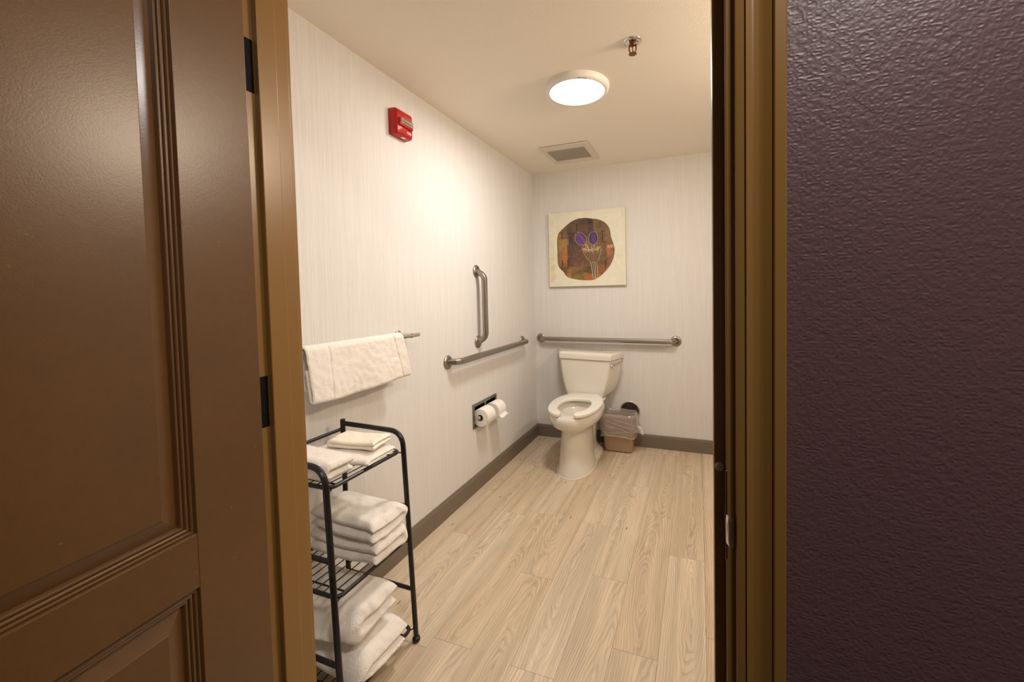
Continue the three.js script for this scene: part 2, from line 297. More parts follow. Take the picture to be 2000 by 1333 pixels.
// ------------------------------------------------------------------ door frame
{
  const f = new THREE.Group(); f.name = 'door_frame'; scene.add(f); struct(f, 'brown painted door frame with moulded casing and stop', 'door frame');
  const jz0 = 2.551, jz1 = HZ;
  obj('jamb', rbox(JL - 0.0195, JL, 0, HEAD, jz0, jz1, 0.002), M.trim, f);
  obj('jamb', rbox(JR, JR + 0.0195, 0, HEAD, jz0, jz1, 0.002), M.trim, f);
  obj('head_jamb', rbox(JL - 0.0195, JR + 0.0195, HEAD, HEAD + 0.0195, jz0, jz1, 0.002), M.trim, f);
  obj('door_stop', rbox(JL - 0.001, JL + 0.014, 0, HEAD, 2.590, 2.632, 0.0022, 3), M.trim, f);
  obj('door_stop', rbox(JR - 0.0147, JR + 0.001, 0, HEAD, 2.590, 2.632, 0.0022, 3), M.trim, f);
  obj('door_stop', rbox(JL, JR, HEAD - 0.014, HEAD + 0.001, 2.590, 2.632, 0.0022, 3), M.trim, f);
  // casing profile: (outward from the opening, proud of the wall)
  const pr = [[0, 0], [0, 0.0085], [0.001, 0.0105], [0.003, 0.0112], [0.0105, 0.0115], [0.0112, 0.009], [0.0122, 0.0092]];
  for (let i = 0; i <= 14; i++) { const t = i / 14; pr.push([0.0127 + t * 0.0285, 0.0125 + 0.0030 * t - 0.0052 * Math.sin(Math.PI * Math.pow(t, 0.85))]); }
  pr.push([0.0415, 0.0120], [0.0425, 0.0118], [0.0430, 0.0150], [0.0445, 0.0165], [0.0555, 0.0165], [0.0572, 0.0155], [0.0578, 0.0135], [0.0578, 0]);
  const side = (x, dir, y1, z, out) => {      // vertical casing
    const p = pr.map(([a, b]) => [dir * a, -b * out]); const g = prism(dir * out > 0 ? p : p, 0, y1);
    g.rotateX(-Math.PI / 2); g.translate(x, 0, z); return toCreasedNormals(g, 0.5);
  };
  const head = (y, x0, x1, z, out) => { const g = prism(pr.map(([a, b]) => [b * out, a]), x0, x1); g.rotateY(Math.PI / 2); g.scale(1, 1, -1); return g; };
  obj('casing', side(1.3575, 1, HEAD + 0.07, HZ, 1), M.trim, f);
  obj('casing', side(0.4175, -1, HEAD + 0.07, HZ, 1), M.trim, f);
  obj('head_casing', rbox(0.4175, 1.3575, HEAD + 0.011, HEAD + 0.069, HZ, HZ + 0.0155, 0.003), M.trim, f);
  obj('casing', rbox(0.3597, 0.4185, 0, HEAD + 0.07, BZ - 0.011, BZ, 0.003), M.trim, f);
  obj('casing', rbox(1.3560, 1.4150, 0, HEAD + 0.07, BZ - 0.011, BZ, 0.003), M.trim, f);
  obj('head_casing', rbox(0.4185, 1.3560, HEAD + 0.011, HEAD + 0.069, BZ - 0.011, BZ, 0.003), M.trim, f);
  // hinge leaves let into the left jamb
  for (const y of [0.20, 0.949, 1.666]) {
    const h = obj('hinge_leaf', rbox(JL - 0.002, JL + 0.0004, y, y + 0.112, 2.6325, HZ + 0.004, 0.001), M.blackHinge, f); tag(h, 'black hinge leaf');
    for (const [dy, z] of [[0.03, 2.640], [0.052, 2.651], [0.084, 2.640]]) { const s = lathe([[0, 0.0012], [0.002, 0.0012], [0.0032, 0.0008], [0.0036, 0]], 16); s.rotateZ(-Math.PI / 2); s.translate(JL + 0.0003, y + dy, z); obj('screw', s, M.blackHinge, h); }
    const k = new THREE.CylinderGeometry(0.0065, 0.0065, 0.112, 16); k.translate(JL - 0.004, y + 0.056, HZ + 0.022); obj('hinge_knuckle', k, M.blackHinge, f);
  }
  // strike plate with its curved lip on the right jamb
  const sp = obj('strike_plate', rbox(JR - 0.0012, JR + 0.001, 0.862, 0.985, 2.634, HZ, 0.0008), M.mirrorSteel, f); tag(sp, 'metal strike plate');
  obj('lip', cloth([[0, 0], [0.004, 0.0005], [0.009, 0.0035], [0.012, 0.008]], 0.0022, 0.886, 0.926, (p, q, w) => V(JR + q - 0.0005, w, HZ - 0.001 + p), { nw: 6, step: 0.002, soft: 0.001 }), M.chrome, sp);
  obj('latch_hole', box(JR - 0.0014, JR - 0.0011, 0.897, 0.935, 2.640, 2.655), M.dark, sp);
  const sil = lathe([[0, 0.0035], [0.004, 0.0034], [0.0062, 0.002], [0.0065, 0]], 20); sil.rotateX(Math.PI / 2); sil.translate(1.3395, 0.978, 2.632); tag(obj('silencer', sil, mat({ color: 0xb5afa6, roughness: 0.6 }), f), 'grey rubber bumper');
}

// ------------------------------------------------------------------ the open door
{
  const d = new THREE.Group(); d.name = 'door_1'; scene.add(d); struct(d, 'brown raised-panel door standing open on the left', 'door');
  d.position.set(0.473, 0.012, 2.680); d.rotation.y = (90 + 5.2) * Math.PI / 180;
  const W = 0.910, H = 2.028, T = 0.044, S = 0.131;
  const u0 = S, u1 = W - S, yo = -0.012;
  const rows = [[0.235 + yo, 0.722 + yo], [0.819 + yo, 1.89 + yo]];
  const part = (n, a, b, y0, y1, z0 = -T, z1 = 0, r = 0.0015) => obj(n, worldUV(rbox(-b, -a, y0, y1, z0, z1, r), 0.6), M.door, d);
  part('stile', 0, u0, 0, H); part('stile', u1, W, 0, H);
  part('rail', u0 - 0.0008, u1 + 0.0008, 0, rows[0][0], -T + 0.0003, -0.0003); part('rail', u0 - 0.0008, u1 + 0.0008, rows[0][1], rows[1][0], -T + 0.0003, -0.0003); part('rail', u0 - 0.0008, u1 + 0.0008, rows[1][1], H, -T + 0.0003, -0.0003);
  // moulding profile (inset from the frame edge, height below the face): three beads stepping down
  const mp = [[-0.0005, -0.0004], [0.0008, -0.0050]];
  const bead = (c, r, h) => { for (let i = 0; i <= 6; i++) { const a = Math.PI * (1 - i / 6); mp.push([c + r * Math.cos(a), h + r * 0.9 * Math.sin(a)]); } };
  bead(0.0042, 0.0026, -0.0062); mp.push([0.0073, -0.0095]); bead(0.0104, 0.0027, -0.0088); mp.push([0.0136, -0.0115]); bead(0.0166, 0.0026, -0.0112); mp.push([0.0198, -0.0140], [0.0212, -0.0158]);
  const sweep = (prof, a0, a1, y0, y1) => {
    const ring = ([i, h]) => [V(-a1 + i, y0 + i, h), V(-a0 - i, y0 + i, h), V(-a0 - i, y1 - i, h), V(-a1 + i, y1 - i, h)];
    const P = []; const R = prof.map(ring);
    for (let k = 0; k < R.length - 1; k++) for (let e = 0; e < 4; e++) { const n = (e + 1) % 4, A = R[k][e], B = R[k][n], C = R[k + 1][n], D = R[k + 1][e]; for (const p of [A, B, C, A, C, D]) P.push(p.x, p.y, p.z); }
    const g = new THREE.BufferGeometry(); g.setAttribute('position', new THREE.Float32BufferAttribute(P, 3)); g.computeVertexNormals(); return g;
  };
  for (const [y0, y1] of rows) {
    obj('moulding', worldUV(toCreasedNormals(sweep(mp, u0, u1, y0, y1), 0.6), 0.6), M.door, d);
    const pan = sweep([[0.0205, -0.0158], [0.0475, -0.0046], [0.0485, -0.0032], [0.0495, -0.0030]], u0, u1, y0, y1);
    const i = 0.0495, fg = new THREE.PlaneGeometry(u1 - u0 - 2 * i, y1 - y0 - 2 * i); fg.translate(-(u0 + u1) / 2, (y0 + y1) / 2, -0.003);
    const back = box(-u1, -u0, y0, y1, -T + 0.006, -0.016);
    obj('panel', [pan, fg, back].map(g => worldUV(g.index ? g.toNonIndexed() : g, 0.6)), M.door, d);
  }
  const lv = obj('door_lever', [(() => { const g = lathe([[0, 0.012], [0.02, 0.012], [0.031, 0.008], [0.033, 0]], 32); g.rotateX(Math.PI / 2); g.translate(-0.85, 0.93, 0); return g; })(), tube(fillet([V(-0.85, 0.93, 0.006), V(-0.85, 0.93, 0.055), V(-0.74, 0.93, 0.055)], 0.018), 0.0095)], M.steel, d); tag(lv, 'metal lever handle');
}

// ------------------------------------------------------------------ lamps and ceiling fittings
{
  const t = thing('ceiling_light', 'round white flush ceiling light glowing above the floor', 'ceiling light', [LAMP.x, CEIL, LAMP.z]);
  obj('housing', lathe([[0.154, 0], [0.155, -0.010], [0.152, -0.022], [0.145, -0.029], [0.136, -0.031], [0.1325, -0.029], [0.1325, -0.02], [0, -0.02]], 72), M.white, t);
  tag(obj('diffuser', lathe([[0.1323, -0.026], [0.125, -0.0305], [0.08, -0.0325], [0, -0.033]], 72), M.glow, t), 'glowing white diffuser');
  const c = Math.atan2(-0.26, 0.20); const lb = rbox(-0.022, 0.022, -0.0006, 0.0006, -0.0022, 0.0022, 0.0004); lb.rotateY(0.43); lb.translate(0.0595, -0.0303, 0.1295);
  obj('marking', lb, mat({ color: 0x8d8d8a, roughness: 0.5 }), t);
}
{
  const t = thing('vanity_light', 'frosted vanity light on the right bathroom wall, out of frame', 'wall light', [RW, 2.05, 1.63]);
  obj('backplate', rbox(-0.03, -0.0005, -0.07, 0.07, -0.21, 0.21, 0.006), M.chrome, t);
  obj('diffuser', rbox(-0.09, -0.03, -0.06, 0.06, -0.18, 0.18, 0.02, 4), M.glowWarm, t);
}
{
  const t = thing('hall_ceiling_light', 'round white hall ceiling light behind the camera, out of frame', 'ceiling light', [1.78, HALL_CEIL, 3.30]);
  obj('housing', lathe([[0.154, 0], [0.155, -0.010], [0.152, -0.022], [0.145, -0.029], [0.136, -0.031], [0.1325, -0.029], [0.1325, -0.02], [0, -0.02]], 48), M.white, t);
  obj('diffuser', lathe([[0.1323, -0.026], [0.125, -0.0305], [0.08, -0.0325], [0, -0.033]], 48), M.glow, t);
}
{
  const t = thing('fire_sprinkler', 'chrome fire sprinkler head hanging from the bathroom ceiling', 'sprinkler', [1.072, CEIL, 1.553]);
  obj('escutcheon', lathe([[0.0365, 0], [0.0365, -0.002], [0.033, -0.0055], [0.025, -0.0075], [0.0235, -0.004], [0.012, -0.003]], 40), M.chrome, t);
  obj('body', lathe([[0.0125, 0], [0.0125, -0.014], [0.009, -0.017], [0, -0.018]], 24), M.brass, t);
  for (const s of [-1, 1]) obj('frame_arm', tube(fillet([V(s * 0.010, -0.012, 0), V(s * 0.0145, -0.024, 0), V(s * 0.012, -0.040, 0), V(s * 0.002, -0.047, 0)], 0.008), 0.0028, 10), M.brass, t);
  obj('bulb', lathe([[0, -0.018], [0.0018, -0.019], [0.0022, -0.031], [0.0018, -0.042], [0, -0.043]], 12), M.glassRed, t);
  const def = [lathe([[0, -0.046], [0.0145, -0.0485], [0.0145, -0.0495], [0, -0.0495]], 28)];
  for (let i = 0; i < 10; i++) { const a = i / 10 * Math.PI * 2, b = box(0.0125, 0.0165, -0.0497, -0.0485, -0.0022, 0.0022); b.rotateY(a); def.push(b); }
  obj('deflector', def, M.brass, t);
}
{
  const t = thing('exhaust_vent', 'square off-white ceiling exhaust vent with grey grille', 'vent', [0.4565, CEIL, 0.394]);
  const fr = holed([[-0.1715, -0.189], [0.1715, -0.189], [0.1715, 0.189], [-0.1715, 0.189]], [[-0.1385, -0.149], [-0.1385, 0.115], [0.1325, 0.115], [0.1325, -0.149]], 0.006);
  fr.rotateX(Math.PI / 2); fr.translate(0, -0.004, 0);
  obj('frame', [fr, box(-0.15, 0.15, -0.0045, -0.0002, -0.16, 0.14)], M.vent, t);
  const grille = dataTex(256, 256, (u, v) => { const a = Math.abs(((u * 40) % 1) - 0.5), b = Math.abs(((v * 40) % 1) - 0.5), h = a < 0.3 && b < 0.3; return h ? [128, 119, 106] : [176, 166, 150]; }, true);
  const gp = box(-0.1385, 0.1325, -0.0075, -0.005, -0.115, 0.149); tag(obj('grille', gp, mat({ map: grille, roughness: 0.6 }), t), 'grey perforated grille');
}

// ------------------------------------------------------------------ fire alarm
{
  const t = thing('fire_alarm', 'red fire alarm strobe high on the left wall', 'fire alarm', [0, 2.023, 1.668]);
  const hz = 0.0575, hy = 0.0585;
  obj('body', loft([[0, 1, 0.004], [0.026, 1, 0.006], [0.036, 0.985, 0.009], [0.044, 0.90, 0.012], [0.045, 0.88, 0.012]].map(([x, s, r]) => {
    const a = hz * s, b = hy * s, o = []; for (const [cz, cy, q] of [[1, 1, 0], [-1, 1, 1], [-1, -1, 2], [1, -1, 3]]) for (let i = 0; i <= 4; i++) { const w = (q + i / 4) * Math.PI / 2; o.push(V(x, cy * (b - r) + r * Math.sin(w), cz * (a - r) + r * Math.cos(w))); } return o;
  })), M.red, t);
  obj('strobe_base', rbox(0.040, 0.056, -0.019, 0.017, -0.046, 0.046, 0.004, 3), M.red, t);
  obj('strobe_lens', rbox(0.0565, 0.078, -0.013, 0.016, -0.048, 0.044, 0.004, 3), M.clear, t);
  obj('flash_tube', [tube([V(0.066, 0.003, -0.03), V(0.066, 0.003, 0.03)], 0.003, 10), rbox(0.0567, 0.060, -0.010, 0.013, -0.042, 0.04, 0.001)], M.chrome, t);
  obj('label_strip', rbox(0.020, 0.032, -0.0594, -0.0555, -0.020, 0.004, 0.0005), M.textWhite, t);
  const font = await new FontLoader().loadAsync('fonts/droid/droid_sans_bold.typeface.json');
  const tg = new TextGeometry('FIRE', { font, size: 0.0105, depth: 0.0006, curveSegments: 4, bevelEnabled: false }); tg.rotateY(Math.PI / 2); tg.translate(0.0448, -0.0405, -0.012);
  tag(obj('lettering', tg, M.textWhite, t), 'white word FIRE');
}

// ------------------------------------------------------------------ picture
{
  const t = thing('wall_picture', 'square canvas print of two purple tulips above the toilet', 'picture', [0.466, 1.275, 0]);
  const cv = document.createElement('canvas'); cv.width = cv.height = 1024; const c = cv.getContext('2d');
  c.fillStyle = '#e3e0cd'; c.fillRect(0, 0, 1024, 1024);
  let s2 = 99; const r2 = () => { s2 = (s2 * 1664525 + 1013904223) >>> 0; return s2 / 4294967296; };
  for (let i = 0; i < 900; i++) { c.fillStyle = `rgba(${200 + r2() * 40},${195 + r2() * 40},${160 + r2() * 45},0.10)`; c.beginPath(); c.ellipse(r2() * 1024, r2() * 1024, 15 + r2() * 70, 8 + r2() * 40, r2() * 3, 0, 7); c.fill(); }
  for (let i = 0; i < 26; i++) { c.fillStyle = `rgba(205,180,95,${0.05 + 0.06 * r2()})`; c.beginPath(); c.ellipse(20 + r2() * 70, 430 + r2() * 560, 10 + r2() * 40, 20 + r2() * 70, r2(), 0, 7); c.fill(); }
  for (let i = 0; i < 16; i++) { c.fillStyle = `rgba(200,190,130,0.06)`; c.beginPath(); c.ellipse(980 + r2() * 44, r2() * 1024, 8 + r2() * 18, 40 + r2() * 90, 0, 0, 7); c.fill(); }
  c.strokeStyle = 'rgba(120,110,80,0.28)'; c.lineWidth = 2;
  for (let i = 0; i < 14; i++) { let x = r2() < 0.5 ? r2() * 90 : 900 + r2() * 110, y = r2() * 1024; c.beginPath(); c.moveTo(x, y); for (let k = 0; k < 8; k++) { x += (r2() - 0.5) * 34; y += (r2() - 0.3) * 30; c.lineTo(x, y); } c.stroke(); }
  // torn round window, outline as fractions of the canvas
  const O = [[.46, .085], [.53, .105], [.60, .12], [.66, .125], [.73, .16], [.79, .21], [.815, .29], [.815, .36], [.845, .42], [.865, .50], [.862, .60], [.84, .69], [.79, .77], [.73, .835], [.66, .89], [.59, .92], [.52, .93], [.43, .925], [.34, .90], [.28, .885], [.235, .86], [.20, .80], [.155, .77], [.12, .71], [.112, .60], [.112, .48], [.112, .36], [.13, .28], [.19, .215], [.25, .175], [.31, .13], [.37, .11]];
  for (const q of O) { q[0] += (r2() - .5) * .012; q[1] += (r2() - .5) * .012; }
  const path = (dx, dy) => { c.beginPath(); O.forEach(([x, y], i) => { const q = O[(i + 1) % O.length], mx = (x + q[0]) * 512, my = (y + q[1]) * 512; i ? c.quadraticCurveTo(x * 1024 + dx, y * 1024 + dy, mx + dx, my + dy) : c.moveTo(mx + dx, my + dy); }); c.closePath(); };
  c.save(); path(0, 0); c.fillStyle = '#6f5431'; c.fill(); c.clip();
  const patch = (x, y, w, h, col) => { c.fillStyle = col; c.fillRect(x * 1024, y * 1024, w * 1024, h * 1024); };
  patch(0, 0, 1, .42, '#70583a'); patch(.25, 0, .17, .3, '#5f4a35'); patch(.42, 0, .12, .34, '#54422f'); patch(.53, .05, .075, .26, '#33272a'); patch(.6, .05, .15, .3, '#6d5636'); patch(.75, .2, .12, .24, '#7a6138');
  patch(.10, .30, .09, .12, '#7c6038'); patch(.27, .27, .12, .17, '#4a372a'); patch(.13, .36, .14, .16, '#a07a46'); patch(.25, .44, .2, .33, '#574033'); patch(.33, .56, .16, .2, '#6b4c3c'); patch(.185, .50, .07, .24, '#b06a3b'); patch(.13, .50, .06, .24, '#94703f'); patch(.26, .74, .25, .2, '#7c6a34'); patch(.24, .77, .06, .14, '#c08a4d'); patch(.46, .74, .2, .08, '#5a4c2f'); patch(.48, .84, .2, .1, '#a8622f'); patch(.64, .42, .14, .36, '#6a5129'); patch(.62, .72, .16, .2, '#ad6a34'); patch(.77, .50, .11, .30, '#a2694b'); patch(.77, .47, .1, .04, '#c08a60'); patch(.66, .62, .11, .12, '#80653a');
  for (let i = 0; i < 160; i++) { c.fillStyle = r2() < .6 ? `rgba(60,42,28,.13)` : `rgba(170,110,60,.12)`; c.beginPath(); c.ellipse(100 + r2() * 800, 100 + r2() * 850, 20 + r2() * 90, 15 + r2() * 60, r2() * 3, 0, 7); c.fill(); }
  for (let i = 0; i < 1200; i++) { const l = r2(); c.fillStyle = l < .5 ? `rgba(35,22,16,${.03 + .07 * r2()})` : `rgba(205,140,70,${.03 + .06 * r2()})`; c.fillRect(r2() * 1024, 80 + r2() * 880, 5 + r2() * 60, 3 + r2() * 36); }
  for (const [x, y, h] of [[.375, .165, .09], [.175, .26, .10], [.71, .275, .16], [.175, .65, .08], [.25, .64, .12], [.745, .67, .11]]) patch(x, y, .012, h, '#2a1c18');
  c.restore(); path(0, 0); c.strokeStyle = '#3a3226'; c.lineWidth = 3; c.stroke();
  // stems, fringed leaves and two tulips
  const X = v => v * 1024;
  const stroke = (p, w, col) => { c.strokeStyle = col; c.lineWidth = w; c.lineCap = 'round'; c.beginPath(); c.moveTo(X(p[0]), X(p[1])); c.quadraticCurveTo(X(p[2]), X(p[3]), X(p[4]), X(p[5])); c.stroke(); };
  for (const p of [[.565, .64, .585, .76, .602, .89], [.622, .64, .636, .76, .632, .89]]) { stroke(p, 30, '#cbb795'); stroke(p, 17, '#4d3826'); stroke([p[0] - .012, p[1], p[2] - .012, p[3], p[4] - .012, p[5]], 4, '#eadcc0'); }
  stroke([.492, .44, .53, .48, .562, .56], 11, '#cdbb9a'); stroke([.605, .45, .61, .50, .612, .56], 11, '#cdbb9a');
  c.fillStyle = '#6b5137'; c.beginPath(); c.moveTo(X(.462), X(.51)); c.quadraticCurveTo(X(.50), X(.61), X(.553), X(.675)); c.lineTo(X(.64), X(.685)); c.quadraticCurveTo(X(.675), X(.62), X(.69), X(.51)); c.quadraticCurveTo(X(.575), X(.55), X(.462), X(.51)); c.fill();
  for (let i = 0; i < 46; i++) { const f = i / 45, tx = .448 + .25 * f, ty = .468 + .045 * r2() + .02 * Math.abs(f - .5); const bx = mix(tx, .555 + .075 * f, .55), by = .53 + .06 * r2(); stroke([tx, ty, mix(tx, bx, .4), mix(ty, by, .55), bx, by], 3 + r2() * 4, i % 3 === 0 ? '#4a3423' : (r2() < .6 ? '#dcc8a4' : '#ae9069')); }
  stroke([.449, .49, .475, .60, .545, .67], 4, '#c9b28c'); stroke([.699, .49, .69, .60, .652, .68], 4, '#c9b28c');
  for (let i = 0; i < 24; i++) { const f = i / 23; stroke([mix(.475, .675, f), .54 + .02 * r2(), mix(.53, .65, f), .60, mix(.556, .635, f), .675], 3 + r2() * 4, i % 2 ? '#8b6d4a' : '#54402c'); }
  const petal = (a, b, lean, col, edge) => { c.beginPath(); c.moveTo(0, b); c.bezierCurveTo(-a * 1.15 + lean, b * .7, -a * 1.1 + lean, -b * .35, lean * 1.4, -b); c.bezierCurveTo(a * 1.1 + lean, -b * .35, a * 1.15 + lean, b * .7, 0, b); c.closePath(); c.fillStyle = col; c.fill(); c.strokeStyle = edge; c.lineWidth = 3.5; c.stroke(); };
  const tulip = (x, y, a, b, rot, cols) => {
    c.save(); c.translate(X(x), X(y)); c.rotate(rot); a *= 1024; b *= 1024;
    petal(a * .86, b * .95, -a * .22, cols[0], '#dcc3bb'); petal(a * .86, b * .97, a * .24, cols[1], '#dcc3bb'); petal(a * .70, b * .95, 0, cols[2], 'rgba(110,75,130,.5)');
    c.globalAlpha = .5; for (let i = 0; i < 26; i++) { const q = (r2() - .5) * a * 1.5; c.strokeStyle = r2() < .5 ? '#7d569a' : '#2a1530'; c.lineWidth = 2 + r2() * 4; c.beginPath(); c.moveTo(q * .3, b * .85); c.quadraticCurveTo(q, b * .1, q * .55, -b * .6 + r2() * b * .3); c.stroke(); } c.globalAlpha = 1;
    c.restore();
  };
  tulip(.432, .372, .074, .098, -0.55, ['#5b3466', '#4a2a50', '#6b3f7c']); tulip(.596, .372, .062, .094, 0.05, ['#33213f', '#2c1b33', '#482c63']);
  const tex = new THREE.CanvasTexture(cv); tex.colorSpace = THREE.SRGBColorSpace;
  obj('canvas_body', rbox(-0.317, 0.317, 0.001, 0.607, 0.001, 0.0295, 0.0025), mat({ color: 0xd8d3b8, roughness: 0.8 }), t);
  const g = new THREE.PlaneGeometry(0.629, 0.601); g.translate(0, 0.304, 0.0297);
  obj('print', g, mat({ map: tex, roughness: 0.55 }), t);
}

// ------------------------------------------------------------------ grab bars and towel bar
function grabBar(label, a, b, n, out = 0.058, r = 0.0185) {           // a, b: flange centres on the wall; n: wall normal
  const t = thing('grab_bar', label, 'grab bar', [0, 0, 0], 'stainless grab bars');
  const A = V(...a), B = V(...b), N = V(...n), dir = B.clone().sub(A).normalize();
  t.position.copy(A); const rel = v => v.clone().sub(A);
  const pts = [A.clone().addScaledVector(N, 0.004), A.clone().addScaledVector(N, out).addScaledVector(dir, 0.030), B.clone().addScaledVector(N, out).addScaledVector(dir, -0.030), B.clone().addScaledVector(N, 0.004)].map(rel);
  obj('bar', tube(fillet(pts, 0.060, 14), r, 24), M.steel, t);
  for (const c of [A, B]) {
    const g = lathe([[0.039, 0.0005], [0.039, 0.004], [0.036, 0.009], [0.028, 0.0125], [0.0195, 0.0135], [0.0187, 0.012]], 40);
    g.applyQuaternion(new THREE.Quaternion().setFromUnitVectors(V(0, 1, 0), N)); g.translate(...rel(c).toArray()); obj('flange', g, M.steel, t);
  }
  return t;
}
grabBar('horizontal stainless grab bar on the left wall above the toilet paper', [0, 0.853, 1.318], [0, 0.853, 0.290], [1, 0, 0]);
grabBar('short vertical stainless grab bar on the left wall', [0, 0.928, 0.978], [0, 1.374, 0.978], [1, 0, 0]);
grabBar('long stainless grab bar on the back wall above the toilet tank', [0.053, 0.845, 0], [1.150, 0.841, 0], [0, 0, 1]);
{
  const t = thing('towel_bar', 'slim chrome towel bar on the left wall holding a towel', 'towel bar', [0, 1.045, 1.715]);
  obj('bar', tube([V(0.075, 0, -0.058), V(0.075, 0, 0.68)], 0.0095, 18), M.chrome, t);
  for (const z of [0, 0.632]) {
    const g = lathe([[0.024, 0.0005], [0.024, 0.006], [0.021, 0.009], [0.0125, 0.011], [0.011, 0.02], [0.011, 0.082], [0, 0.083]], 32); g.rotateZ(-Math.PI / 2); g.translate(0, 0, z); obj('post', g, M.chrome, t);
  }
}
{ // towel folded lengthwise and hung over the bar
  const bx = 0.075, by = 1.045, th = 0.0095;
  const path = [[0.0485, 0.905], [0.0505, 1.0], ...arc(bx, by, 0.0185, Math.PI * 1.02, 0.02, 14), [0.0965, 1.0], [0.1005, 0.93], ...arc(0.0925, 0.879, 0.0085, 0.05, -Math.PI + 0.2, 10), [0.0825, 0.92], [0.0815, 0.985]];
  const g = cloth(path, th, 1.790, 2.268, (p, q, w) => V(p, q, w), { nw: 150, step: 0.0035, soft: 0.006, wobble: (v, p, q, w) => {
    const drop = clamp((1.06 - v.y) / 0.19, 0, 1), hem = Math.exp(-(((w - 1.852 + 0.02 * drop) / 0.0035) ** 2)) + Math.exp(-(((w - 2.178 - 0.006 * drop) / 0.0035) ** 2));
    const front = clamp((v.x - 0.088) / 0.008, 0, 1);
    v.x += front * (-0.0045 * hem + 0.004 * drop * Math.sin(w * 26 + 1.4) + 0.003 * n3(w * 60, v.y * 60, 1, 5)) + 0.010 * drop * front * Math.exp(-(((w - 2.06) / 0.05) ** 2)) * Math.sin((w - 2.06) * 40 + v.y * 20) * 0.5;
    v.z += -0.042 * drop * clamp((1.95 - w) / 0.16, 0, 1) - 0.018 * drop * clamp((w - 2.1) / 0.16, 0, 1);
    v.y += 0.004 * Math.sin(w * 11 + 0.6) * drop; return v;
  } });
  tag(obj('hand_towel', g, M.towel), 'white terry towel with woven hems hanging over the towel bar', 'towel');
}

// ------------------------------------------------------------------ toilet paper
{
  const t = thing('toilet_paper_holder', 'recessed double stainless toilet paper holder in the left wall', 'paper holder', [0, 0.3925, 0.911]);
  const Z0 = -0.156, Z1 = 0.156, Y0 = 0, Y1 = 0.151, z0 = -0.1405, z1 = 0.1405, y0 = 0.0125, y1 = 0.1355;
  const pl = (a, b) => { const s = new THREE.Shape([[-Z1, Y0], [-Z0, Y0], [-Z0, Y1], [-Z1, Y1]].map(p => new THREE.Vector2(...p))); for (const [p, q] of [[z0, -0.0085], [0.0085, z1]]) s.holes.push(new THREE.Path([[-q, y0], [-p, y0], [-p, y1], [-q, y1]].map(p => new THREE.Vector2(...p)))); const g = new THREE.ExtrudeGeometry(s, { depth: 0.003, bevelEnabled: true, bevelThickness: 0.0015, bevelSize: 0.0015, bevelSegments: 2 }); g.rotateY(Math.PI / 2); g.translate(0.002, 0, 0); return g; };
  obj('face_plate', pl(), M.steelDull, t);
  for (const [p, q] of [[z0, -0.0085], [0.0085, z1]]) {
    const w = 0.0012, x0 = -0.085;
    obj('pocket', [box(x0, x0 + w, y0, y1, p, q), box(x0, 0.001, y0, y0 + w, p, q), box(x0, 0.001, y1 - w, y1, p, q), box(x0, 0.001, y0, y1, p, p + w), box(x0, 0.001, y0, y1, q - w, q)], M.mirrorSteel, t);
    const zc = (p + q) / 2;
    for (const s of [-1, 1]) obj('arm', rbox(-0.03, 0.044, 0.0605, 0.0795, zc + s * 0.0615 - 0.002, zc + s * 0.0615 + 0.002, 0.001), M.steelLight, t);
    obj('spindle', tube([V(0.034, 0.070, zc - 0.060), V(0.034, 0.070, zc + 0.060)], 0.008, 14), M.chrome, t);
  }
}
function paperRoll(label, zc, tail, flap) {
  const t = thing('toilet_roll', label, 'toilet roll', [0.036, 0.3925 + 0.066, zc], 'toilet paper rolls');
  const R = 0.0555, h = 0.052;
  const g = lathe([[0.0205, -h], [R - 0.002, -h], [R, -h + 0.002], [R, h - 0.002], [R - 0.002, h], [0.0205, h]], 56); g.rotateX(Math.PI / 2); obj('paper', g, M.paper, t);
  const c = lathe([[0.0205, -h], [0.0205, h], [0.0195, h], [0.0195, -h], [0.0205, -h]], 32); c.rotateX(Math.PI / 2); obj('core', c, M.core, t);
  // loose end of the sheet over the front
  const pa = [...arc(0, 0, R + 0.0008, 1.2, tail, 12)]; const e = pa[pa.length - 1]; pa.push([e[0] + 0.55 * flap, e[1] - 0.55 * flap], [e[0] + flap, e[1] - 0.75 * flap]);
  obj('loose_sheet', cloth(pa, 0.0007, -h + 0.001, h - 0.001, (p, q, w) => V(p, q, w), { nw: 8, step: 0.004, soft: 0.0005, wobble: (v, p, q, w) => { if (q < -0.012) v.y -= 0.003 * Math.sin(w * 60); return v; } }), M.paper, t);
}
paperRoll('nearer toilet paper roll with its open core facing the doorway', 0.911 + 0.0745, -0.75, 0.002);
paperRoll('farther toilet paper roll with its loose sheet sticking out', 0.911 - 0.0745, -0.35, 0.022);

